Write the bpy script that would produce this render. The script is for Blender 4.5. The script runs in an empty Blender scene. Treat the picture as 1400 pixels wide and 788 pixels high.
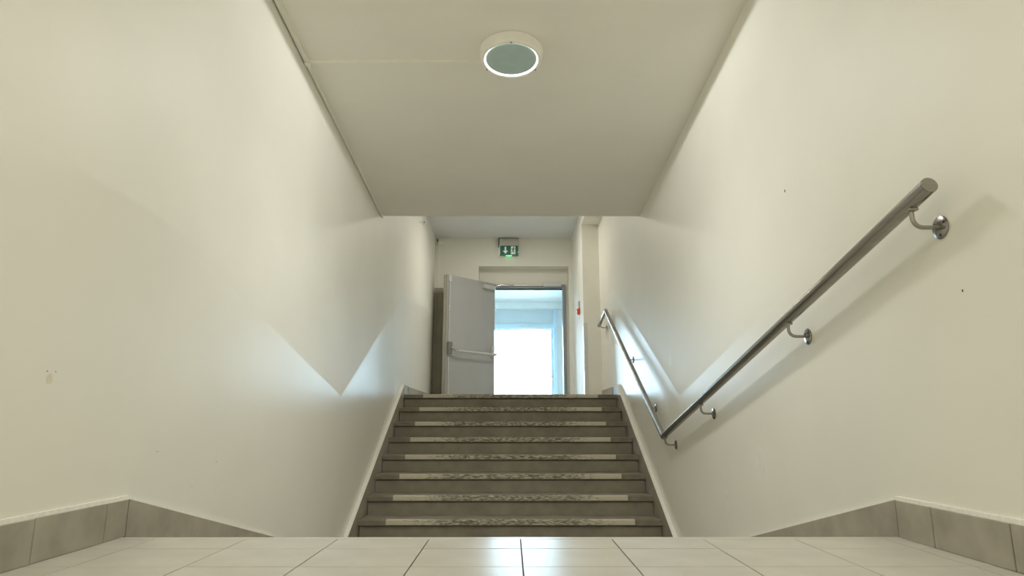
import bpy, bmesh, math, random
from mathutils import Vector, Matrix
random.seed(4)
S = bpy.context.scene
COL = S.collection

# ------------------------------------------------------------------ camera
CAM_H = 0.376
F_PX, PITCH = 875.0, math.atan(184 / 875.0)
YAW = 2 * math.cos(PITCH) / F_PX            # vanishing point 2 px left of the image centre
cd = bpy.data.cameras.new('camera')
cd.sensor_width = 36.0
cd.lens = F_PX / 1400.0 * 36.0
cd.clip_start = 0.02
cam = bpy.data.objects.new('camera', cd)
COL.objects.link(cam)
cam.location = (0, 0, CAM_H)
cam.rotation_euler = (math.pi / 2 + PITCH, 0, -YAW)
S.camera = cam

# ------------------------------------------------------------------ world, lights, exposure
w = bpy.data.worlds.new('sky')
S.world = w
w.use_nodes = True
bg = w.node_tree.nodes['Background']
bg.inputs['Color'].default_value = (0.60, 0.81, 1.0, 1)
bg.inputs['Strength'].default_value = 25.0

def area_light(name, loc, rot, size, energy, color, size_y=None, portal=False):
    d = bpy.data.lights.new(name, 'AREA')
    d.shape = 'RECTANGLE' if size_y else 'DISK'
    d.size = size
    if size_y:
        d.size_y = size_y
    d.energy = energy
    d.color = color
    o = bpy.data.objects.new(name, d)
    COL.objects.link(o)
    o.location = loc
    o.rotation_euler = rot
    if portal:
        d.cycles.is_portal = True
    return o

area_light('entrance_portal', (0.35, 16.62, 2.0), (-math.pi / 2, 0, 0), 2.0, 1, (1, 1, 1), 2.8, True)
area_light('upper_landing_lamp', (0.0, 8.9, 3.49), (0, 0, 0), 0.40, 26, (1.0, 0.93, 0.82))
area_light('near_landing_fill', (0.0, -0.9, 2.93), (0, 0, 0), 0.40, 38, (1.0, 0.965, 0.85))  # unseen soft fill added behind the camera
area_light('entrance_hall_fill', (0.2, 13.6, 3.40), (0, 0, 0), 0.40, 25, (0.92, 0.97, 1.0))  # unseen area light added in the hall
LAMP_STRENGTH = 6.0
LAMP_WATTS = 4.9
S.view_settings.view_transform = 'Standard'
S.view_settings.look = 'None'
S.view_settings.exposure = 0.05
S.view_settings.gamma = 1.0
S.view_settings.use_curve_mapping = False
S.cycles.use_denoising = True
S.cycles.max_bounces = 12
S.cycles.diffuse_bounces = 8
S.cycles.sample_clamp_indirect = 6.0

# ------------------------------------------------------------------ materials
def mat(name, color, rough=0.5, metal=0.0, emit=None, strength=0.0, noise=None, bump=None, spec=None):
    """noise = (scale, amount[, stretch]) colour variation; bump = (scale, strength[, distance])"""
    m = bpy.data.materials.new(name)
    m.use_nodes = True
    nt = m.node_tree
    b = nt.nodes['Principled BSDF']
    b.inputs['Base Color'].default_value = (*color, 1)
    b.inputs['Roughness'].default_value = rough
    b.inputs['Metallic'].default_value = metal
    if spec is not None:
        b.inputs['Specular IOR Level'].default_value = spec
    if emit:
        b.inputs['Emission Color'].default_value = (*emit, 1)
        b.inputs['Emission Strength'].default_value = strength
    tc = nt.nodes.new('ShaderNodeTexCoord')
    if noise:
        n = nt.nodes.new('ShaderNodeTexNoise')
        n.inputs['Scale'].default_value = noise[0]
        n.inputs['Detail'].default_value = 5
        src = tc.outputs['Object']
        if len(noise) > 2:
            mp = nt.nodes.new('ShaderNodeMapping')
            mp.inputs['Scale'].default_value = noise[2]
            nt.links.new(src, mp.inputs['Vector'])
            src = mp.outputs['Vector']
        nt.links.new(src, n.inputs['Vector'])
        r = nt.nodes.new('ShaderNodeValToRGB')
        a = noise[1]
        r.color_ramp.elements[0].position = 0.3
        r.color_ramp.elements[1].position = 0.7
        r.color_ramp.elements[0].color = (*[c * (1 - a) for c in color], 1)
        r.color_ramp.elements[1].color = (*[min(1, c * (1 + a)) for c in color], 1)
        nt.links.new(n.outputs['Fac'], r.inputs['Fac'])
        nt.links.new(r.outputs['Color'], b.inputs['Base Color'])
    if bump:
        n = nt.nodes.new('ShaderNodeTexNoise')
        n.inputs['Scale'].default_value = bump[0]
        n.inputs['Detail'].default_value = 3
        nt.links.new(tc.outputs['Object'], n.inputs['Vector'])
        bp = nt.nodes.new('ShaderNodeBump')
        bp.inputs['Strength'].default_value = bump[1]
        bp.inputs['Distance'].default_value = bump[2] if len(bump) > 2 else 0.002
        nt.links.new(n.outputs['Fac'], bp.inputs['Height'])
        nt.links.new(bp.outputs['Normal'], b.inputs['Normal'])
    return m

WALL_C = (0.82, 0.81, 0.742)
M = {}
M['wall'] = mat('matte_cream_paint', WALL_C, 0.52, noise=(1.6, 0.025), bump=(160, 0.10, 0.001), spec=0.5)
M['dado'] = mat('gloss_cream_paint', WALL_C, 0.315, noise=(1.6, 0.025), bump=(3.5, 0.10, 0.012), spec=0.62)
M['ceiling'] = mat('ceiling_paint', (0.85, 0.835, 0.775), 0.75, noise=(2.0, 0.02), bump=(120, 0.06, 0.001))
M['ceiling_white'] = mat('white_ceiling_paint', (0.72, 0.73, 0.74), 0.7, noise=(2.0, 0.02))
M['hall'] = mat('entrance_hall_paint', (0.68, 0.71, 0.70), 0.5, noise=(2.0, 0.02))
M['tile'] = mat('beige_floor_tile', (0.56, 0.535, 0.475), 0.28, noise=(7, 0.07), bump=(30, 0.04, 0.002), spec=0.15)
M['grout'] = mat('grey_grout', (0.13, 0.125, 0.125), 0.95, noise=(40, 0.2))
M['skirting'] = mat('taupe_skirting_tile', (0.36, 0.335, 0.275), 0.42, noise=(9, 0.16), bump=(60, 0.08, 0.001))
M['skirting_gap'] = mat('skirting_joint', (0.12, 0.105, 0.09), 0.8, noise=(30, 0.2))
M['bead'] = mat('white_bead_and_lit_edge', (0.86, 0.85, 0.80), 0.6, noise=(60, 0.06))  # paint bead of the skirting, and painted-in light on the stringer edges
M['step'] = mat('grey_brown_step', (0.275, 0.250, 0.200), 0.8, noise=(6, 0.16), bump=(45, 0.12, 0.002), spec=0.12)
M['nosing'] = mat('grey_brown_nosing', (0.235, 0.213, 0.168), 0.75, noise=(9, 0.18), bump=(60, 0.1, 0.001), spec=0.12)
M['stringer'] = mat('taupe_stair_skirting', (0.33, 0.30, 0.235), 0.45, noise=(7, 0.12), bump=(50, 0.08, 0.001))
M['steel'] = mat('brushed_stainless', (0.33, 0.315, 0.285), 0.27, 1.0, noise=(4, 0.08, (1, 1, 30)))
M['steel_dark'] = mat('bracket_steel', (0.36, 0.34, 0.30), 0.32, 1.0, noise=(20, 0.1))
M['white_plastic'] = mat('white_plastic', (0.88, 0.865, 0.80), 0.42, noise=(12, 0.02))
M['housing'] = mat('white_lamp_housing', (0.90, 0.885, 0.83), 0.35, noise=(12, 0.02))
M['lamp_glass'] = mat('grey_green_lamp_glass', (0.30, 0.37, 0.335), 0.16, noise=(14, 0.05), emit=(0.36, 0.46, 0.41), strength=0.2)
M['tube'] = mat('lamp_rim_glow', (0.9, 0.95, 0.95), 0.4, emit=(0.98, 1.0, 0.95), strength=LAMP_STRENGTH)  # glow of the glass rim, carried by an added ring
M['black'] = mat('black_rubber', (0.03, 0.03, 0.03), 0.6, noise=(30, 0.2))
M['leaf'] = mat('grey_door_paint', (0.42, 0.42, 0.42), 0.38, noise=(3, 0.03), bump=(80, 0.04, 0.001))
M['leaf_edge'] = mat('beige_grey_door_edge', (0.45, 0.43, 0.38), 0.45, noise=(5, 0.04))
M['frame'] = mat('slate_door_frame', (0.26, 0.285, 0.30), 0.4, noise=(8, 0.05))
M['closer'] = mat('silver_closer', (0.62, 0.62, 0.60), 0.35, 0.2, noise=(15, 0.04))
M['chrome'] = mat('chrome_latch', (0.62, 0.62, 0.62), 0.2, 1.0, noise=(15, 0.05))
M['latch'] = mat('grey_latch_steel', (0.24, 0.24, 0.23), 0.35, 0.4, noise=(15, 0.05))
M['speck'] = mat('dark_paint_speck', (0.36, 0.32, 0.22), 0.7, noise=(30, 0.15))
M['panel'] = mat('olive_grey_panel', (0.36, 0.335, 0.26), 0.6, noise=(3, 0.1))
M['alu'] = mat('pale_blue_aluminium', (0.50, 0.66, 0.76), 0.35, noise=(10, 0.03))
M['transom'] = mat('pale_transom_panel', (0.54, 0.62, 0.65), 0.4, noise=(4, 0.02))
M['soffit'] = mat('entrance_soffit', (0.70, 0.74, 0.74), 0.5, noise=(4, 0.02))
M['outdoor'] = mat('pale_paving', (0.75, 0.74, 0.70), 0.8, noise=(3, 0.06))
M['sign_body'] = mat('sign_grey_plastic', (0.50, 0.50, 0.46), 0.4, noise=(12, 0.03))
M['sign_green'] = mat('exit_green', (0.0, 0.085, 0.05), 0.35, noise=(20, 0.1), emit=(0.0, 0.10, 0.055), strength=0.25)
M['sign_white'] = mat('exit_pictogram', (0.75, 0.80, 0.72), 0.4, noise=(20, 0.03), emit=(0.8, 1.0, 0.85), strength=0.15)
M['led'] = mat('green_led', (0.1, 0.9, 0.4), 0.4, noise=(20, 0.03), emit=(0.12, 1.0, 0.42), strength=1.6)
M['red'] = mat('red_alarm_plastic', (0.62, 0.07, 0.035), 0.35, noise=(20, 0.05))
M['scuff'] = mat('brown_scuff', (0.70, 0.665, 0.55), 0.6, noise=(30, 0.15))
M['filler'] = mat('pale_filler', (0.84, 0.825, 0.775), 0.45, noise=(20, 0.05))
M['guard'] = mat('pale_corner_guard', (0.66, 0.68, 0.68), 0.3, noise=(8, 0.03))

# glass: thin clear sheet
g = bpy.data.materials.new('clear_glass')
g.use_nodes = True
nt = g.node_tree
nt.nodes.clear()
out = nt.nodes.new('ShaderNodeOutputMaterial')
mx = nt.nodes.new('ShaderNodeMixShader')
tr = nt.nodes.new('ShaderNodeBsdfTransparent')
tr.inputs['Color'].default_value = (0.93, 0.97, 0.97, 1)
gl = nt.nodes.new('ShaderNodeBsdfGlossy')
gl.inputs['Roughness'].default_value = 0.02
fr = nt.nodes.new('ShaderNodeFresnel')
fr.inputs['IOR'].default_value = 1.25
nt.links.new(fr.outputs[0], mx.inputs[0])
nt.links.new(tr.outputs[0], mx.inputs[1])
nt.links.new(gl.outputs[0], mx.inputs[2])
nt.links.new(mx.outputs[0], out.inputs[0])
M['glass'] = g

# worn anti-slip strip: pale, rubbed to dark grey towards the middle of the flight
ws = mat('worn_antislip_strip', (0.46, 0.42, 0.31), 0.85, spec=0.12)
nt = ws.node_tree
b = nt.nodes['Principled BSDF']
tc = nt.nodes.new('ShaderNodeTexCoord')
n1 = nt.nodes.new('ShaderNodeTexNoise')
n1.inputs['Scale'].default_value = 75
n1.inputs['Detail'].default_value = 6
n1.noise_dimensions = '4D'
oi = nt.nodes.new('ShaderNodeObjectInfo')
mw = nt.nodes.new('ShaderNodeMath'); mw.operation = 'MULTIPLY'; mw.inputs[1].default_value = 40.0
nt.links.new(oi.outputs['Random'], mw.inputs[0])
nt.links.new(mw.outputs[0], n1.inputs['W'])
mp = nt.nodes.new('ShaderNodeMapping')
mp.inputs['Scale'].default_value = (0.35, 1, 1.4)
nt.links.new(tc.outputs['Object'], mp.inputs['Vector'])
nt.links.new(mp.outputs['Vector'], n1.inputs['Vector'])
sx = nt.nodes.new('ShaderNodeSeparateXYZ')
nt.links.new(tc.outputs['Object'], sx.inputs[0])
ab = nt.nodes.new('ShaderNodeMath'); ab.operation = 'ABSOLUTE'
nt.links.new(sx.outputs['X'], ab.inputs[0])
mr = nt.nodes.new('ShaderNodeMapRange')
mr.inputs['From Min'].default_value = 0.55
mr.inputs['From Max'].default_value = 1.0
mr.inputs['To Min'].default_value = 0.10
mr.inputs['To Max'].default_value = -0.22
nt.links.new(ab.outputs[0], mr.inputs['Value'])
ad = nt.nodes.new('ShaderNodeMath'); ad.operation = 'ADD'
nt.links.new(n1.outputs['Fac'], ad.inputs[0])
nt.links.new(mr.outputs[0], ad.inputs[1])
rp = nt.nodes.new('ShaderNodeValToRGB')
rp.color_ramp.elements[0].position = 0.44
rp.color_ramp.elements[0].color = (0.60, 0.56, 0.45, 1)
rp.color_ramp.elements[1].position = 0.70
rp.color_ramp.elements[1].color = (0.17, 0.157, 0.125, 1)
nt.links.new(ad.outputs[0], rp.inputs['Fac'])
nt.links.new(rp.outputs['Color'], b.inputs['Base Color'])
M['strip'] = ws

# ------------------------------------------------------------------ helpers
def setp(o, label=None, cat=None, kind=None, group=None):
    if label: o['label'] = label
    if cat: o['category'] = cat
    if kind: o['kind'] = kind
    if group: o['group'] = group
    return o

def empty(name, loc=(0, 0, 0), label=None, cat=None, kind=None, rot=(0, 0, 0)):
    o = bpy.data.objects.new(name, None)
    o.empty_display_size = 0.1
    COL.objects.link(o)
    o.location = loc
    o.rotation_euler = rot
    return setp(o, label, cat, kind)

def obj(name, bm, m, parent=None, label=None, cat=None, kind=None, smooth=False):
    bmesh.ops.recalc_face_normals(bm, faces=bm.faces)
    me = bpy.data.meshes.new(name)
    bm.to_mesh(me)
    bm.free()
    for x in (m if isinstance(m, (list, tuple)) else [m]):
        me.materials.append(M[x])
    if smooth:
        for p in me.polygons:
            p.use_smooth = True
        try:
            me.set_sharp_from_angle(angle=math.radians(40))
        except Exception:
            pass
    o = bpy.data.objects.new(name, me)
    COL.objects.link(o)
    o.parent = parent
    return setp(o, label, cat, kind)

def box(x0, x1, y0, y1, z0, z1, bev=0.0, bm=None, seg=2):
    bm2 = bmesh.new()
    vs = [bm2.verts.new((x, y, z)) for x in (x0, x1) for y in (y0, y1) for z in (z0, z1)]
    for f in ((0, 1, 3, 2), (4, 6, 7, 5), (0, 4, 5, 1), (2, 3, 7, 6), (0, 2, 6, 4), (1, 5, 7, 3)):
        bm2.faces.new([vs[i] for i in f])
    bmesh.ops.recalc_face_normals(bm2, faces=bm2.faces)
    if bev:
        bmesh.ops.bevel(bm2, geom=bm2.edges[:], offset=bev, segments=seg, affect='EDGES', profile=0.5)
    if bm is None:
        return bm2
    tmp = bpy.data.meshes.new('tmp')
    bm2.to_mesh(tmp); bm2.free()
    bm.from_mesh(tmp)
    bpy.data.meshes.remove(tmp)
    return bm

def prism(pts, x0, x1, bm=None, axis='X'):
    """closed prism: outline pts in the plane across the axis"""
    bm = bm or bmesh.new()
    def v(a, p):
        return (a, p[0], p[1]) if axis == 'X' else ((p[0], a, p[1]) if axis == 'Y' else (p[0], p[1], a))
    A = [bm.verts.new(v(x0, p)) for p in pts]
    B = [bm.verts.new(v(x1, p)) for p in pts]
    bm.faces.new(A)
    bm.faces.new(B[::-1])
    k = len(pts)
    for i in range(k):
        bm.faces.new((A[i], A[(i + 1) % k], B[(i + 1) % k], B[i]))
    return bm

def tube(path, r, seg=20, bm=None, caps=True):
    """mitred tube through the path points"""
    bm = bm or bmesh.new()
    P = [Vector(p) for p in path]
    rings = []
    ref = None
    for i, p in enumerate(P):
        d0 = (P[i] - P[i - 1]).normalized() if i > 0 else (P[1] - P[0]).normalized()
        d1 = (P[i + 1] - P[i]).normalized() if i < len(P) - 1 else d0
        t = (d0 + d1).normalized()
        if ref is None:
            ref = t.orthogonal().normalized()
        u = (ref - t * ref.dot(t)).normalized()
        v_ = t.cross(u)
        ring = []
        # project a circle across d0 onto the mitre plane
        u0 = (u - d0 * u.dot(d0)).normalized()
        v0 = d0.cross(u0)
        for k in range(seg):
            a = 2 * math.pi * k / seg
            q = (u0 * math.cos(a) + v0 * math.sin(a)) * r
            s = -q.dot(t) / d0.dot(t)
            ring.append(bm.verts.new(p + q + d0 * s))
        rings.append(ring)
        ref = u
    for a, b_ in zip(rings, rings[1:]):
        for k in range(seg):
            bm.faces.new((a[k], a[(k + 1) % seg], b_[(k + 1) % seg], b_[k]))
    if caps:
        bm.faces.new(rings[0][::-1])
        bm.faces.new(rings[-1])
    return bm

def lathe(profile, seg=48, bm=None):
    bm = bm or bmesh.new()
    rings = []
    for r, z in profile:
        if r < 1e-6:
            rings.append([bm.verts.new((0, 0, z))])
        else:
            rings.append([bm.verts.new((r * math.cos(2 * math.pi * k / seg), r * math.sin(2 * math.pi * k / seg), z)) for k in range(seg)])
    for a, b_ in zip(rings, rings[1:]):
        for k in range(seg):
            k2 = (k + 1) % seg
            if len(a) == 1 and len(b_) == 1:
                continue
            if len(a) == 1:
                bm.faces.new((a[0], b_[k2], b_[k]))
            elif len(b_) == 1:
                bm.faces.new((a[k], a[k2], b_[0]))
            else:
                bm.faces.new((a[k], a[k2], b_[k2], b_[k]))
    return bm

def arc(c, r, a0, a1, n):
    return [(c[0] + r * math.cos(a0 + (a1 - a0) * i / n), c[1] + r * math.sin(a0 + (a1 - a0) * i / n)) for i in range(n + 1)]

# ------------------------------------------------------------------ dimensions (metres)
XW = 1.31                         # half width between the side walls
Y_EDGE = 2.27                     # near landing edge
Y_LAND, Z_LAND = 7.77, 0.7055     # nosing of the top step
RISE, TREAD = 0.1615, 0.30
N_STEP = 10
Y_BACK = 10.8                     # back wall of the upper landing
Y_PIER = 9.20
X_PIER = 1.06
Z_CEIL2 = 3.53
Y_DROP = 6.20
def zc(y): return 2.9214 - 0.0801 * y      # underside of the sloping ceiling
Y_NEAR = -2.6
Y_OUT = 16.5

# ------------------------------------------------------------------ setting: walls
DADO = [(Y_NEAR, 1.13), (2.27, 1.13), (5.02, 0.575), (7.98, 2.045), (Y_BACK + 0.6, 2.045)]
def side_wall(name, sx, y_end):
    def at(y):
        for (a, za), (b_, zb) in zip(DADO, DADO[1:]):
            if a <= y <= b_:
                return za + (zb - za) * (y - a) / (b_ - a)
    bm = bmesh.new()
    xi, xo = sx * XW, sx * (XW + 0.22)
    line = [p for p in DADO if p[0] < y_end] + [(y_end, at(y_end))]
    mid = [bm.verts.new((xi, y, z)) for y, z in line]
    bot = [bm.verts.new((xi, y, -1.0)) for y, z in line]
    top = [bm.verts.new((xi, y, 3.75)) for y, z in line]
    for i in range(len(line) - 1):
        f = bm.faces.new((bot[i], bot[i + 1], mid[i + 1], mid[i])); f.material_index = 1
        f = bm.faces.new((mid[i], mid[i + 1], top[i + 1], top[i])); f.material_index = 0
    ob = [bm.verts.new((xo, y, z)) for y, z in ((Y_NEAR, -1.0), (y_end, -1.0), (y_end, 3.75), (Y_NEAR, 3.75))]
    bm.faces.new(ob)
    bm.faces.new([ob[0], ob[3], top[0], mid[0], bot[0]])
    bm.faces.new([ob[1], ob[2], top[-1], mid[-1], bot[-1]])
    bm.faces.new([ob[3], ob[2]] + top[::-1])
    bm.faces.new([ob[0], ob[1]] + bot[::-1])
    return obj(name, bm, ['wall', 'dado'], kind='structure')

wl = side_wall('wall_left', -1, Y_BACK)
wr = side_wall('wall_right', 1, Y_PIER)
# wall marks
def mark(parent, name, side, y, z, h_, w_, m, n=9, label=None):
    bm = bmesh.new()
    pts = []
    for i in range(n):
        a = 2 * math.pi * i / n
        k = 0.65 + 0.5 * random.random()
        pts.append((y + w_ / 2 * math.cos(a) * k, z + h_ / 2 * math.sin(a) * k))
    prism(pts, side * (XW - 0.0006), side * (XW + 0.002), bm)
    return obj(name, bm, m, parent, label=label)
mark(wl, 'paint_scuff', -1, 1.835, 0.500, 0.034, 0.030, 'scuff', label='faint brown scuff on the cream paint')
mark(wl, 'paint_speck', -1, 1.822, 0.518, 0.006, 0.008, 'speck', 6)
mark(wl, 'paint_speck', -1, 1.856, 0.519, 0.004, 0.006, 'speck', 6)
mark(wl, 'paint_speck', -1, 2.45, 0.27, 0.004, 0.010, 'speck', 6)
mark(wl, 'paint_speck', -1, 2.95, 0.205, 0.007, 0.006, 'speck', 6)
mark(wl, 'paint_chip', -1, 2.75, 0.10, 0.10, 0.035, 'filler')
mark(wr, 'nail_hole', 1, 2.894, 1.46, 0.022, 0.012, 'black', 6)
mark(wr, 'nail_hole', 1, 1.814, 0.75, 0.010, 0.008, 'black', 6)
mark(wr, 'filler_patch', 1, 3.46, 0.18, 0.17, 0.14, 'filler')
mark(wr, 'filler_patch', 1, 4.05, -0.08, 0.17, 0.05, 'filler')
mark(wr, 'filler_patch', 1, 5.24, 0.89, 0.14, 0.06, 'filler')

obj('wall_near', box(-XW - 0.22, XW + 0.22, Y_NEAR - 0.2, Y_NEAR, -1.0, 3.75), 'wall', kind='structure')
# pier that narrows the landing and beam above it
obj('wall_pier', box(X_PIER, XW + 0.22, Y_PIER, Y_BACK, Z_LAND - 0.25, 3.75, 0.004), 'wall', kind='structure')
obj('trim_2', box(X_PIER, XW, Y_DROP + 0.25, Y_PIER, 3.285, Z_CEIL2), 'wall', kind='structure')

# back wall with a door recess
NX0, NX1, NZ = -0.554, 1.005, 3.035        # recess
Y_FR = 11.05                               # door frame plane
DX0, DX1, DZ = -0.335, 0.965, 2.755        # frame outer
bm = bmesh.new()
box(-XW - 0.22, NX0, Y_BACK, Y_FR + 0.15, Z_LAND - 0.25, 3.75, bm=bm)
box(NX1, XW + 0.22, Y_BACK, Y_FR + 0.15, Z_LAND - 0.25, 3.75, bm=bm)
box(NX0, NX1, Y_BACK, Y_FR + 0.15, NZ, 3.75, bm=bm)
box(NX0, NX1, Y_FR, Y_FR + 0.15, DZ, NZ, bm=bm)
box(NX0, DX0, Y_FR, Y_FR + 0.15, Z_LAND - 0.25, DZ, bm=bm)
box(DX1, NX1, Y_FR, Y_FR + 0.15, Z_LAND - 0.25, DZ, bm=bm)
obj('wall_back', bm, 'wall', kind='structure')

# ------------------------------------------------------------------ ceilings
obj('ceiling', prism([(Y_NEAR, zc(Y_NEAR)), (Y_DROP, zc(Y_DROP)), (Y_DROP, 3.75), (Y_NEAR, 3.75)], -XW, XW), 'ceiling', kind='structure')
obj('ceiling_upper', box(-XW - 0.0, XW + 0.0, Y_DROP, Y_BACK, Z_CEIL2, 3.75), 'ceiling_white', kind='structure')

# ------------------------------------------------------------------ near landing floor and its tiles
T, TR = 0.3009, 0.25
fl = obj('floor', prism([(Y_NEAR, -0.006), (Y_EDGE - 0.02, -0.006), (Y_EDGE - 0.02, -1.0), (Y_NEAR, -1.0)], -XW, XW), 'grout', kind='structure')
xs = [-XW + 0.001] + [0.033 + T * k for k in range(-4, 5)] + [XW - 0.001]
ys = [Y_EDGE - 0.035, 2.072] + [2.072 - TR * k for k in range(1, 9)]
cache = {}
for j in range(len(ys) - 1):
    for i in range(len(xs) - 1):
        wx, wy = xs[i + 1] - xs[i], ys[j] - ys[j + 1]
        if wx < 0.02: continue
        key = (round(wx, 4), round(wy, 4))
        gx, gy = wx / 2 - 0.0020, wy / 2 - 0.0018
        cxx, cyy = (xs[i] + xs[i + 1]) / 2, (ys[j] + ys[j + 1]) / 2
        if key in cache:
            o = bpy.data.objects.new('floor_tile', cache[key])
            COL.objects.link(o); o.parent = fl
        else:
            o = obj('floor_tile', box(-gx, gx, -gy, gy, -0.008, 0.0, 0.0003, seg=1), 'tile', fl)
            cache[key] = o.data
        o.location = (cxx, cyy, random.uniform(-0.0006, 0.0))
obj('floor_near', box(-XW, XW, Y_NEAR, ys[-1] - 0.002, -0.02, 0.0), 'tile', kind='structure')
obj('trim_1', box(-XW, XW, Y_EDGE - 0.034, Y_EDGE, -0.032, 0.0005, 0.003), 'tile', kind='structure')

# hidden descending steps (shallow) and the foot of the stair well
f2 = obj('floor_lower', box(-XW, XW, 4.45, 5.10, -1.0, -0.748), 'tile', kind='structure')
for k in range(1, 5):
    obj('step', box(-XW, XW, Y_EDGE + 0.56 * (k - 1) - 0.03, Y_EDGE + 0.56 * k, -0.99, -0.1497 * k, 0.004), 'tile', f2)

obj('light_seal_slab', box(-XW - 0.22, XW + 0.22, Y_NEAR - 0.2, Y_FR + 0.2, -1.1, -1.0), 'grout', kind='structure')  # unseen slab added to keep sky light from leaking in below
# upper landing
obj('floor_upper', box(-XW, XW, Y_LAND + 0.04, Y_FR, Z_LAND - 0.25, Z_LAND - 0.001), 'tile', kind='structure')

# ------------------------------------------------------------------ skirtings of the near landing, one tile at a time, then the slope
def baseboard(name, sx, joints):
    e = empty(name, (sx * XW, Y_EDGE, 0), kind='structure')
    def o2(nm, bm, m):
        o = obj(nm, bm, m, e)
        o.matrix_parent_inverse = Matrix.Translation((-sx * XW, -Y_EDGE, 0))
        return o
    for a, b_ in zip(joints, joints[1:]):
        pr = random.uniform(0.011, 0.013)
        x0, x1 = sorted((sx * XW, sx * (XW - pr)))
        hh = 0.1195 + random.uniform(-0.0012, 0.0012)
        o2('skirting_tile', box(x0, x1, b_ + 0.0016, a - 0.0016, 0.0, hh, 0.0015, seg=1), 'skirting')
    x0, x1 = sorted((sx * XW, sx * (XW - 0.006)))
    o2('joint', box(x0, x1, joints[-1], joints[0], -0.004, 0.115), 'skirting_gap')
    x0, x1 = sorted((sx * XW, sx * (XW - 0.0125)))
    o2('sloped_skirting', prism([(joints[0] + 0.001, 0.12), (4.95, 0.12 - 0.25 * (4.95 - joints[0])), (4.95, -0.95), (Y_EDGE + 0.02, -0.95), (joints[0] + 0.001, -0.2)], x0, x1), 'skirting')
    x0, x1 = sorted((sx * XW, sx * (XW - 0.009)))
    yy = joints[0]
    bm = prism([(yy, 0.119), (4.95, 0.119 - 0.25 * (4.95 - yy)), (4.95, 0.132 - 0.25 * (4.95 - yy)), (yy, 0.132)], x0, x1)
    prism([(joints[-1], 0.119), (yy, 0.119), (yy, 0.132), (joints[-1], 0.132)], x0, x1, bm)
    o2('paint_bead', bm, 'bead')
    return e
baseboard('baseboard_left', -1, [2.285, 2.165, 1.845, 1.525, 1.205, 0.885, 0.4, -0.1, -0.6, -1.1, -1.6])
baseboard('baseboard_right', 1, [2.260, 2.075, 1.755, 1.435, 1.115, 0.795, 0.3, -0.2, -0.7, -1.2, -1.7])

# ------------------------------------------------------------------ ascending stairs
XS = 1.275
st = empty('staircase', (0, Y_LAND - 0.3 * 9, -0.75), 'flight of worn grey-brown steps with pale anti-slip strips rising to the door', 'stairs')
inv = Matrix.Translation((0, -(Y_LAND - 0.3 * 9), 0.75))
NOS = 0.046
def riser_bm(depth):
    # riser and tread with an open groove left under the nosing and at both ends
    z0 = -(RISE + 0.02)
    return prism([(0.008, z0), (0.008, -NOS - 0.009), (0.04, -NOS - 0.009), (0.04, -0.001), (depth, -0.001), (depth, z0)], -XS + 0.007, XS - 0.007)
mesh_step = mesh_nos = mesh_strip = None
for k in range(N_STEP):
    # k = 0 is the top step
    y, z = Y_LAND - TREAD * k, Z_LAND - RISE * k
    back = y + (TREAD + 0.05 if k else 0.06)
    bm = bmesh.new()
    zb = z - RISE - (0.02 if k < N_STEP - 1 else 0.0)
    if k == N_STEP - 1: zb = z - RISE + 0.14
    if k == 0: bm.free(); bm = riser_bm(back - y)
    if k == 0:
        s = obj('step', bm, 'step', st)
    elif mesh_step is None:
        bm.free()
        s = obj('step', riser_bm(TREAD + 0.012), 'step', st)
        mesh_step = s.data
    else:
        bm.free()
        s = bpy.data.objects.new('step', mesh_step); COL.objects.link(s); s.parent = st
    s.matrix_parent_inverse = inv
    s.location = (0, y, z)
    if mesh_nos is None:
        # slightly chamfered front edge, standing proud of the riser
        nb = prism([(-0.012, -NOS), (-0.012, -0.006), (-0.006, 0.0), (0.06, 0.0), (0.06, -NOS)], -XS, XS)
        no = obj('nosing', nb, 'nosing', s); mesh_nos = no.data
        sb = bmesh.new()
        sb = prism([(-0.0138, -NOS + 0.006), (-0.0138, -0.006), (-0.007, 0.0018), (0.035, 0.0018), (0.035, -0.002), (-0.004, -NOS + 0.006)], -1.045, 1.045)
        sp = obj('antislip_strip', sb, 'strip', s); mesh_strip = sp.data
    else:
        for nm, me in (('nosing', mesh_nos), ('antislip_strip', mesh_strip)):
            c = bpy.data.objects.new(nm, me); COL.objects.link(c); c.parent = s
# vary the wear: each strip gets its own mesh shift of the texture through a tiny object offset
# side stringers (raised skirting along the flight)
sl = RISE / TREAD
for sx in (-1, 1):
    x0, x1 = sorted((sx * (XW - 0.0006), sx * XS))
    y0 = 5.00
    zt0 = Z_LAND - sl * (Y_LAND - y0) + 0.112
    yk = 7.97
    zk = Z_LAND + 0.115
    yk = y0 + (zk - zt0) / sl
    bm = prism([(y0, zt0), (yk, zk), (yk + 0.25, zk), (yk + 0.25, Z_LAND), (Y_LAND + 0.04, Z_LAND - 0.25), (y0 + 0.05, -0.9), (y0, -0.9)], x0, x1)
    o = obj('stringer', bm, 'stringer', st); o.matrix_parent_inverse = inv
    bm = prism([(y0, zt0), (yk, zk), (yk, zk + 0.004), (y0, zt0 + 0.004)], x0, x1)  # white strip paints in the light on the stringer's top ledge
    o = obj('stringer_lit_edge', bm, 'bead', st, label='top edge of the stringer, its light put into a pale colour'); o.matrix_parent_inverse = inv
for sx in (-1, 1):
    x0, x1 = sorted((sx * XW, sx * (XW - 0.012)))
    y1 = Y_BACK if sx < 0 else Y_PIER
    obj('baseboard_upper', box(x0, x1, 8.24, y1, Z_LAND, Z_LAND + 0.115), 'skirting', kind='structure')

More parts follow.
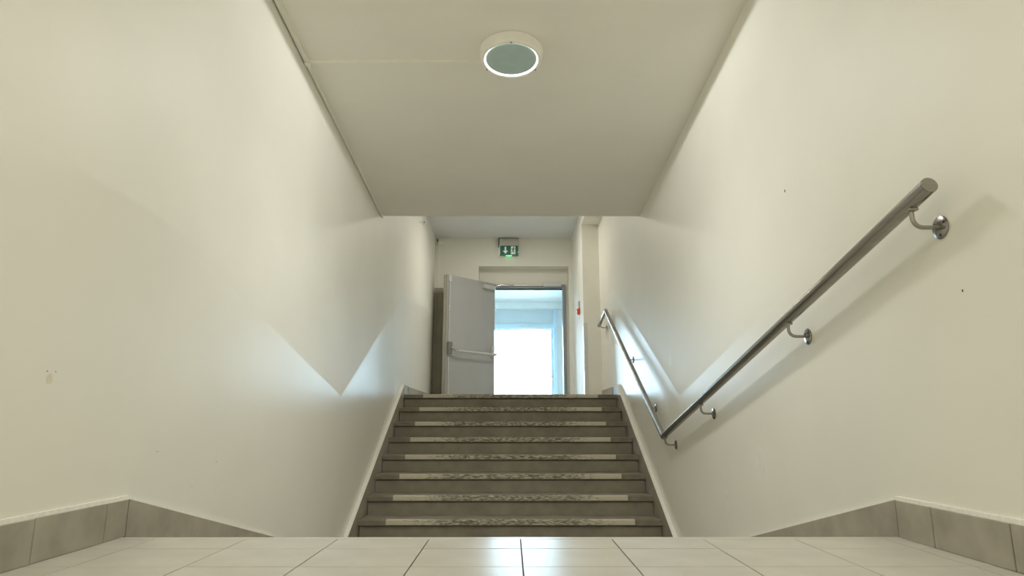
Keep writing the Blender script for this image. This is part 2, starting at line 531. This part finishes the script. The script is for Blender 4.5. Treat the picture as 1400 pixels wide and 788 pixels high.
# ------------------------------------------------------------------ handrail on the right wall
XR = 1.225
R0, R1, R2, R3 = (XR, 1.77, 1.056), (XR, 5.26, 0.268), (XR, 8.13, 1.790), (XR, 8.78, 1.690)
hr = empty('handrail', (XW, 5.26, 0.268), 'brushed steel tube handrail bending in a V along the right wall', 'handrail')
hinv = Matrix.Translation((-XW, -5.26, -0.268))
def hp(nm, bm, m, parent=hr, **k):
    o = obj(nm, bm, m, parent, smooth=True, **k)
    if parent is hr: o.matrix_parent_inverse = hinv
    return o
RR = 0.0245
hp('rail', tube([R0, R1, R2, R3], RR, 32, caps=True), 'steel')
d = (Vector(R0) - Vector(R1)).normalized()
hp('end_cap', tube([Vector(R0) - d * 0.002, Vector(R0) + d * 0.004], RR - 0.0005, 32), 'steel', label='flat satin end cap of the rail')
def rail_z(y):
    for a, b_ in ((R0, R1), (R1, R2), (R2, R3)):
        if a[1] <= y <= b_[1]:
            return a[2] + (b_[2] - a[2]) * (y - a[1]) / (b_[1] - a[1])
for y in (1.864, 2.795, 4.19, 5.20, 5.85, 6.85, 8.62):
    z = rail_z(y) - RR + 0.003
    zf = rail_z(y) - 0.078
    r = 0.03
    pts = [(XR, y, z)]
    for (a, bz) in arc((XR + r, zf + r), r, math.pi, 1.5 * math.pi, 6):
        pts.append((a, y, bz))
    pts.append((XW - 0.001, y, zf))
    br = hp('bracket', tube(pts, 0.0068, 12), 'steel_dark')
    fb = lathe([(0, 0.0), (0.034, 0.0), (0.036, 0.002), (0.036, 0.004), (0.033, 0.0062), (0.012, 0.0066), (0, 0.0066)], 28)
    bmesh.ops.rotate(fb, verts=fb.verts, cent=(0, 0, 0), matrix=Matrix.Rotation(-math.pi / 2, 3, 'Y'))
    bmesh.ops.translate(fb, verts=fb.verts, vec=(XW, y, zf))
    f_ = obj('flange', fb, 'steel', br, smooth=True)
    for dy, dz in ((0.0, -0.024), (0.021, 0.012), (-0.021, 0.012)):
        c = lathe([(0, 0), (0.0045, 0), (0.0045, 0.0015), (0, 0.0022)], 10)
        bmesh.ops.rotate(c, verts=c.verts, cent=(0, 0, 0), matrix=Matrix.Rotation(-math.pi / 2, 3, 'Y'))
        bmesh.ops.translate(c, verts=c.verts, vec=(XW - 0.0062, y + dy, zf + dz))
        obj('screw', c, 'black', br)
    # saddle plate under the rail
    sd = box(XR - 0.014, XR + 0.014, y - 0.016, y + 0.016, z - 0.006, z + 0.002, 0.002)
    obj('saddle', sd, 'steel_dark', br)

# ------------------------------------------------------------------ round ceiling lamp
LY = 3.59
tilt = math.atan(-0.0801)
lamp = empty('ceiling_light', (0.003, LY, zc(LY)), 'round white ceiling lamp with grey-green glass above the stairs', 'lamp', rot=(tilt, 0, 0))
obj('housing', lathe([(0, 0), (0.192, 0), (0.197, -0.004), (0.197, -0.010), (0.190, -0.054), (0.186, -0.064), (0.180, -0.068), (0.1690, -0.0685), (0.1675, -0.066), (0.1675, -0.040), (0.10, -0.036), (0, -0.026)], 72), 'housing', lamp, smooth=True)
prof = [(0.1570, -0.038), (0.1570, -0.0575)]
for i in range(1, 11):
    a = i / 10.0
    prof.append((0.1570 * math.cos(a * math.pi / 2), -0.0575 - 0.014 * math.sin(a * math.pi / 2)))
prof.append((0, -0.038))
obj('lamp_glass', lathe(prof, 72), 'lamp_glass', lamp, smooth=True)
bm = bmesh.new()  # glowing ring added to show the bright rim of the glass
NR, NS = 72, 10
rr = [[bm.verts.new(((0.1622 + 0.0026 * math.cos(t)) * math.cos(a), (0.1622 + 0.0026 * math.cos(t)) * math.sin(a), -0.0570 + 0.0026 * math.sin(t)))
       for t in [2 * math.pi * j / NS for j in range(NS)]] for a in [2 * math.pi * i / NR for i in range(NR)]]
for i in range(NR):
    for j in range(NS):
        bm.faces.new((rr[i][j], rr[(i + 1) % NR][j], rr[(i + 1) % NR][(j + 1) % NS], rr[i][(j + 1) % NS]))
obj('lamp_rim_glow', bm, 'tube', lamp, smooth=True, label='added glowing ring for the bright rim of the glass')
for i in range(12):
    # the lamp's light: small downward emitters spread over the underside of the glass
    ld = bpy.data.lights.new('lamp_emitter', 'SPOT')
    ld.energy = LAMP_WATTS * (1.25 if i % 2 else 2.2)
    ld.color = (0.995, 0.99, 0.95)
    # the outer ones throw sideways, the inner ones mostly down, as a domed diffuser does
    ld.spot_size = math.pi if i % 2 else math.radians(140)
    ld.spot_blend = 0.05 if i % 2 else 1.0
    ld.shadow_soft_size = 0.0
    lo = bpy.data.objects.new('lamp_emitter', ld)
    COL.objects.link(lo)
    lo.parent = lamp
    ra = 0.135 if i % 2 else 0.07
    lo.location = (ra * math.cos(i * math.pi / 6), ra * math.sin(i * math.pi / 6), -0.0735)
for a in (-90, 30, 150):
    c = lathe([(0, -0.0702), (0.0045, -0.0698), (0.0045, -0.065), (0, -0.065)], 10)
    bmesh.ops.translate(c, verts=c.verts, vec=(0.1765 * math.cos(math.radians(a)), 0.1765 * math.sin(math.radians(a)), 0))
    obj('screw', c, 'black', lamp)

# ------------------------------------------------------------------ surface cable duct along the ceiling corner and to the lamp
YB = 3.68
duct = empty('cable_duct', (-XW, YB, zc(YB)), 'slim cream cable duct along left ceiling corner with a branch to the lamp', 'cable duct')
dinv = Matrix.Translation((XW, -YB, -zc(YB)))
def slope_box(x0, x1, y0, y1, t):
    return prism([(y0, zc(y0) - 0.0006), (y1, zc(y1) - 0.0006), (y1, zc(y1) - t), (y0, zc(y0) - t)], x0, x1)
DX = -XW + 0.007
for nm, bm in (('wide_duct', slope_box(DX, DX + 0.026, Y_NEAR + 0.002, YB - 0.02, 0.019)),
               ('duct_lid', slope_box(DX + 0.004, DX + 0.022, Y_NEAR + 0.002, YB - 0.022, 0.029)),
               ('duct_joint', slope_box(DX - 0.001, DX + 0.030, YB - 0.020, YB + 0.020, 0.0315)),
               ('narrow_duct', slope_box(DX, DX + 0.016, YB + 0.02, Y_DROP + 0.004, 0.020)),
               ('branch_duct', slope_box(DX + 0.030, -0.186, YB - 0.009, YB + 0.009, 0.015))):
    o = obj(nm, bm, 'white_plastic', duct); o.matrix_parent_inverse = dinv

# ------------------------------------------------------------------ inner door: frame fixed in the recess, leaf swung open to the left
door = empty('door_1', (0.3, Y_FR, Z_LAND), kind='structure', label='grey fire door standing open in its slate frame at the top of the stairs')
vinv = Matrix.Translation((-0.3, -Y_FR, -Z_LAND))
FW = 0.055
bm = bmesh.new()
box(DX0, DX0 + FW, Y_FR - 0.05, Y_FR + 0.13, Z_LAND, DZ, 0.003, bm)
box(DX1 - FW, DX1, Y_FR - 0.05, Y_FR + 0.13, Z_LAND, DZ, 0.003, bm)
box(DX0 + FW - 0.001, DX1 - FW + 0.001, Y_FR - 0.05, Y_FR + 0.13, DZ - 0.065, DZ, 0.003, bm)
o = obj('door_frame', bm, 'frame', door); o.matrix_parent_inverse = vinv
o = obj('stop_bead', box(DX0 + FW, DX1 - FW, Y_FR + 0.02, Y_FR + 0.05, DZ - 0.085, DZ - 0.064), 'black', door); o.matrix_parent_inverse = vinv
# leaf in its own axes: u runs from the hinge to the free edge, local +y is the face turned to the room
HX, HY = -0.275, Y_FR - 0.065
FX, FY = -1.030, 10.235
LL = math.hypot(FX - HX, FY - HY)
ang = math.atan2(FY - HY, FX - HX)
leaf_h = 2.045
Z0 = Z_LAND + 0.008
LM = Matrix.Translation((HX, HY, Z0)) @ Matrix.Rotation(ang, 4, 'Z')
leaf = obj('door_leaf', box(0, LL, -0.062, 0, 0, leaf_h, 0.003), 'leaf', door, label='plain grey door leaf')
leaf.matrix_parent_inverse = vinv
leaf.matrix_basis = LM
obj('edge_strip', box(LL - 0.004, LL + 0.004, -0.060, -0.002, 0.004, leaf_h - 0.004), 'leaf_edge', leaf, label='pale beige-grey free edge')
obj('edge_rebate', box(LL - 0.001, LL + 0.012, -0.085, -0.045, 0.0, leaf_h, 0.002), 'leaf_edge', leaf)
obj('vertical_rod', tube([(LL - 0.035, 0.017, 0.02), (LL - 0.035, 0.017, leaf_h - 0.03)], 0.009, 12), 'closer', leaf, smooth=True)
obj('rod_guide', box(LL - 0.062, LL - 0.012, 0, 0.034, leaf_h - 0.12, leaf_h - 0.008, 0.006), 'closer', leaf)
obj('rod_guide', box(LL - 0.052, LL - 0.018, 0, 0.028, leaf_h - 0.545, leaf_h - 0.515, 0.004), 'closer', leaf)
# push bar at about one metre
ZB = 0.82
obj('latch_case', box(LL - 0.085, LL - 0.005, 0, 0.060, ZB - 0.085, ZB + 0.115, 0.010), 'latch', leaf)
obj('latch_handle', tube([(LL - 0.05, 0.055, ZB + 0.03), (LL - 0.11, 0.085, ZB - 0.005), (LL - 0.155, 0.105, ZB - 0.03)], 0.024, 16), 'chrome', leaf, smooth=True)
obj('push_bar', tube([(LL - 0.11, 0.100, ZB - 0.028), (0.075, 0.100, ZB - 0.028)], 0.016, 16), 'closer', leaf, smooth=True)
obj('hinge_case', box(0.045, 0.105, 0, 0.055, ZB - 0.07, ZB + 0.13, 0.008), 'closer', leaf)
obj('bar_elbow', box(0.052, 0.098, 0.05, 0.118, ZB - 0.055, ZB - 0.005, 0.008), 'closer', leaf)
# closers
obj('closer_body', box(0.03, 0.30, 0, 0.06, leaf_h - 0.125, leaf_h - 0.055, 0.006), 'closer', leaf)
o = obj('closer_arm', tube([(HX + 0.02, HY - 0.10, DZ - 0.06), (HX + 0.16, HY - 0.07, DZ - 0.02), (HX + 0.33, HY - 0.10, DZ - 0.045), (HX + 0.33, HY - 0.02, DZ - 0.03)], 0.010, 10), 'chrome', door, smooth=True); o.matrix_parent_inverse = vinv
o = obj('closer_body', box(0.565, 0.885, Y_FR - 0.115, Y_FR - 0.05, DZ - 0.045, DZ + 0.018, 0.005), 'closer', door); o.matrix_parent_inverse = vinv
o = obj('closer_rail', box(-0.24, 0.56, Y_FR - 0.075, Y_FR - 0.049, DZ - 0.032, DZ - 0.008, 0.003), 'closer', door); o.matrix_parent_inverse = vinv

# ------------------------------------------------------------------ exit sign on the back wall
sg = empty('exit_sign', (-0.035, Y_BACK, 3.21), 'green emergency exit sign with white arrow and running man above the door', 'exit sign')
sinv = Matrix.Translation((0.035, -Y_BACK, -3.21))
def sp_(nm, bm, m, **k):
    o = obj(nm, bm, m, sg, **k); o.matrix_parent_inverse = sinv; return o
SX0, SX1 = -0.195, 0.140
sp_('sign_shadow_plate', box(SX0 - 0.018, SX1 - 0.006, Y_BACK - 0.045, Y_BACK, 3.37, 3.5285), 'black')  # black plate stands in for the shade left of and above the housing
sp_('housing', prism([(Y_BACK - 0.04, 3.512), (Y_BACK - 0.075, 3.512), (Y_BACK - 0.095, 3.47), (Y_BACK - 0.085, 3.385), (Y_BACK - 0.04, 3.385)], SX0, SX1), 'sign_body')
sp_('sign_panel', box(SX0 + 0.008, SX1 - 0.006, Y_BACK - 0.070, Y_BACK - 0.02, 3.215, 3.388, 0.002), 'sign_green')
sp_('panel_edge', box(SX0 - 0.001, SX0 + 0.010, Y_BACK - 0.074, Y_BACK - 0.02, 3.222, 3.388), 'sign_white')
yp0, yp1 = Y_BACK - 0.0725, Y_BACK - 0.069
cx, cz = -0.090, 3.302
sp_('arrow', prism([(cx - 0.014, cz + 0.062), (cx + 0.014, cz + 0.062), (cx + 0.014, cz - 0.008), (cx + 0.044, cz - 0.008), (cx, cz - 0.066), (cx - 0.044, cz - 0.008), (cx - 0.014, cz - 0.008)], yp0, yp1, axis='Y'), 'sign_white')
# doorway symbol with the running man in green
sp_('doorway_symbol', box(0.005, 0.082, yp0, yp1, 3.232, 3.372), 'sign_white')
yq0, yq1 = Y_BACK - 0.0745, Y_BACK - 0.072
man = bmesh.new()
def limb(a, b_, wd):
    a, b_ = Vector(a), Vector(b_)
    n_ = (b_ - a).normalized(); p_ = Vector((-n_.y, n_.x)) * wd / 2
    prism([tuple(a + p_), tuple(b_ + p_), tuple(b_ - p_), tuple(a - p_)], yq0, yq1, man, 'Y')
prism(arc((0.054, 3.350), 0.012, 0, 2 * math.pi * 11 / 12, 11), yq0, yq1, man, 'Y')
limb((0.050, 3.336), (0.040, 3.296), 0.022)
limb((0.048, 3.330), (0.070, 3.316), 0.009); limb((0.070, 3.316), (0.078, 3.328), 0.008)
limb((0.047, 3.330), (0.024, 3.330), 0.009); limb((0.024, 3.330), (0.016, 3.312), 0.008)
limb((0.041, 3.298), (0.060, 3.276), 0.012); limb((0.060, 3.276), (0.054, 3.246), 0.010)
limb((0.040, 3.298), (0.026, 3.268), 0.012); limb((0.026, 3.268), (0.008, 3.262), 0.010)
sp_('running_man', man, 'sign_green')
sp_('side_mark', prism([(0.134, 3.25), (0.134, 3.285), (0.118, 3.268)], yp0, yp1, axis='Y'), 'sign_white')
sp_('led', box(-0.080, 0.020, Y_BACK - 0.066, Y_BACK - 0.03, 3.207, 3.216), 'led', label='glowing green light under the panel')

# ------------------------------------------------------------------ small fittings
cp = empty('fire_call_point', (X_PIER, 9.62, 2.22), 'small red fire alarm call point on the pier beside the door', 'fire alarm')
cinv = Matrix.Translation((-X_PIER, -9.62, -2.22))
CY, CZ = 9.66, 2.035
for nm, bm, m in (('back_box', box(X_PIER - 0.028, X_PIER, CY - 0.048, CY + 0.048, CZ - 0.048, CZ + 0.048, 0.004), 'red'),
                  ('front_plate', box(X_PIER - 0.046, X_PIER - 0.027, CY - 0.044, CY + 0.044, CZ - 0.044, CZ + 0.044, 0.006), 'red'),
                  ('push_window', box(X_PIER - 0.048, X_PIER - 0.045, CY - 0.024, CY + 0.024, CZ - 0.02, CZ + 0.022), 'sign_white'),
                  ('cable_entry', tube([(X_PIER - 0.012, CY - 0.02, CZ + 0.045), (X_PIER - 0.012, CY - 0.02, CZ + 0.16)], 0.009, 10), 'frame')):
    o = obj(nm, bm, m, cp); o.matrix_parent_inverse = cinv
cg = prism([(X_PIER - 0.004, Y_PIER + 0.10), (X_PIER - 0.004, Y_PIER - 0.004), (X_PIER + 0.055, Y_PIER - 0.004), (X_PIER + 0.055, Y_PIER + 0.0), (X_PIER, Y_PIER + 0.0), (X_PIER, Y_PIER + 0.10)], Z_LAND, 1.79, axis='Z')
obj('corner_guard', cg, 'guard', None, 'pale metal corner guard on the pier left of the upper handrail', 'corner guard')
# junction box and vertical duct in the top left corner of the landing
jb = empty('junction_box', (-XW + 0.06, Y_BACK, 3.45), 'small white junction box with a vertical duct in the far left corner', 'junction box')
jinv = Matrix.Translation((XW - 0.06, -Y_BACK, -3.45))
for nm, bm, m in (('box_cover', box(-XW + 0.045, -XW + 0.125, Y_BACK - 0.045, Y_BACK, 3.40, 3.48, 0.006), 'white_plastic'),
                  ('ceiling_duct', box(-XW + 0.03, -XW + 0.19, Y_BACK - 0.018, Y_BACK, 3.50, 3.528), 'white_plastic'),
                  ('vertical_duct', box(-XW + 0.055, -XW + 0.085, Y_BACK - 0.016, Y_BACK, 2.65, 3.41), 'white_plastic'),
                  ('cable', tube([(-XW + 0.03, Y_BACK - 0.02, 3.52), (-XW + 0.035, Y_BACK - 0.03, 3.48), (-XW + 0.06, Y_BACK - 0.02, 3.45)], 0.008, 8), 'black')):
    o = obj(nm, bm, m, jb); o.matrix_parent_inverse = jinv
# narrow panel in the corner behind the open leaf
wp = empty('wall_panel', (-1.25, Y_BACK, Z_LAND), 'narrow olive-grey panel in the far left corner behind the open door', 'panel')
winv = Matrix.Translation((1.25, -Y_BACK, -Z_LAND))
for nm, bm in (('panel_face', box(-XW + 0.002, -1.16, Y_BACK - 0.045, Y_BACK, Z_LAND, 2.64, 0.004)),
               ('panel_rib', box(-1.262, -1.245, Y_BACK - 0.055, Y_BACK - 0.044, Z_LAND + 0.02, 2.62, 0.002))):
    o = obj(nm, bm, 'panel', wp); o.matrix_parent_inverse = winv
# wall bracket peeping out under the edge of the dropped ceiling, left wall
hk = empty('wall_hook', (-XW, 8.9, 3.25), 'small white cable clip on left wall under the ceiling edge', 'clip')
kinv = Matrix.Translation((XW, -8.9, -3.25))
for nm, bm, m in (('clip_arm', tube([(-XW, 8.80, 3.19), (-XW + 0.05, 8.80, 3.20), (-XW + 0.065, 8.80, 3.27)], 0.009, 10), 'white_plastic'),
                  ('clip_arm', tube([(-XW, 9.06, 3.245), (-XW + 0.05, 9.06, 3.25), (-XW + 0.06, 9.06, 3.31)], 0.009, 10), 'white_plastic'),
                  ('clip_pin', tube([(-XW, 9.15, 3.31), (-XW + 0.04, 9.15, 3.30)], 0.010, 8), 'frame')):
    o = obj(nm, bm, m, hk, smooth=True); o.matrix_parent_inverse = kinv

# ------------------------------------------------------------------ entrance hall beyond the door
obj('floor_hall', box(-1.75, 1.62, Y_FR, Y_OUT + 0.1, Z_LAND - 0.25, Z_LAND - 0.001), 'tile', kind='structure')
obj('ceiling_hall', box(-1.75, 1.62, Y_FR + 0.15, Y_OUT + 0.1, 3.42, 3.75), 'hall', kind='structure')
obj('wall_hall_left', box(-1.95, -1.75, Y_FR + 0.15, Y_OUT + 0.1, Z_LAND - 0.25, 3.75), 'hall', kind='structure')
obj('wall_hall_right', box(1.33, 1.62, Y_FR + 0.15, Y_OUT, Z_LAND - 0.25, 3.42), 'hall', kind='structure')
# glazed front: lintel, transom panel, frame, door with glass
bm = bmesh.new()
box(-1.75, 1.33, Y_OUT - 0.25, Y_OUT + 0.1, 3.262, 3.42, bm=bm)
box(-1.75, -0.62, Y_OUT, Y_OUT + 0.1, Z_LAND - 0.2, 3.262, bm=bm)
obj('wall_front', bm, 'soffit', kind='structure')
w1 = empty('window_1', (0.35, Y_OUT, 2.9), kind='structure')
i1 = Matrix.Translation((-0.35, -Y_OUT, -2.9))
for nm, bm, m in (('transom_panel', box(-0.62, 1.125, Y_OUT + 0.03, Y_OUT + 0.06, 2.88, 3.262), 'transom'),
                  ('transom_bar', box(-0.62, 1.125, Y_OUT - 0.03, Y_OUT + 0.09, 2.775, 2.885, 0.004), 'alu'),
                  ('post', box(1.118, 1.205, Y_OUT - 0.05, Y_OUT + 0.09, Z_LAND, 3.262, 0.004), 'alu'),
                  ('side_panel', box(1.20, 1.335, Y_OUT + 0.0, Y_OUT + 0.06, Z_LAND, 3.262), 'soffit')):
    o = obj(nm, bm, m, w1); o.matrix_parent_inverse = i1
d2 = empty('door_2', (0.35, Y_OUT, Z_LAND), kind='structure')
i2 = Matrix.Translation((-0.35, -Y_OUT, -Z_LAND))
bm = bmesh.new()
box(-0.615, -0.54, Y_OUT, Y_OUT + 0.05, Z_LAND + 0.01, 2.77, 0.003, bm)
box(1.045, 1.115, Y_OUT, Y_OUT + 0.05, Z_LAND + 0.01, 2.77, 0.003, bm)
box(-0.541, 1.046, Y_OUT, Y_OUT + 0.05, 2.735, 2.77, 0.003, bm)
box(-0.541, 1.046, Y_OUT, Y_OUT + 0.05, Z_LAND + 0.01, Z_LAND + 0.09, 0.003, bm)
o = obj('leaf_frame', bm, 'alu', d2); o.matrix_parent_inverse = i2
o = obj('glass_pane', box(-0.541, 1.046, Y_OUT + 0.02, Y_OUT + 0.028, Z_LAND + 0.09, 2.735), 'glass', d2); o.matrix_parent_inverse = i2
o = obj('closer_body', box(0.22, 0.86, Y_OUT - 0.075, Y_OUT, 2.745, 2.80, 0.005), 'closer', d2); o.matrix_parent_inverse = i2
h_ = obj('handle', tube([(1.08, Y_OUT, 1.52), (1.08, Y_OUT - 0.06, 1.52), (1.0, Y_OUT - 0.06, 1.52)], 0.012, 10), 'chrome', d2, smooth=True); h_.matrix_parent_inverse = i2
o = obj('lock_plate', box(1.06, 1.10, Y_OUT - 0.012, Y_OUT, 1.36, 1.60, 0.003), 'closer', d2); o.matrix_parent_inverse = i2
o = obj('hinge', box(1.10, 1.16, Y_OUT - 0.07, Y_OUT - 0.0, 2.56, 2.70, 0.008), 'alu', d2); o.matrix_parent_inverse = i2
# pale forecourt outside
obj('ground', box(-14, 14, Y_OUT + 0.1, 40, Z_LAND - 0.25, Z_LAND - 0.03), 'outdoor', kind='structure')
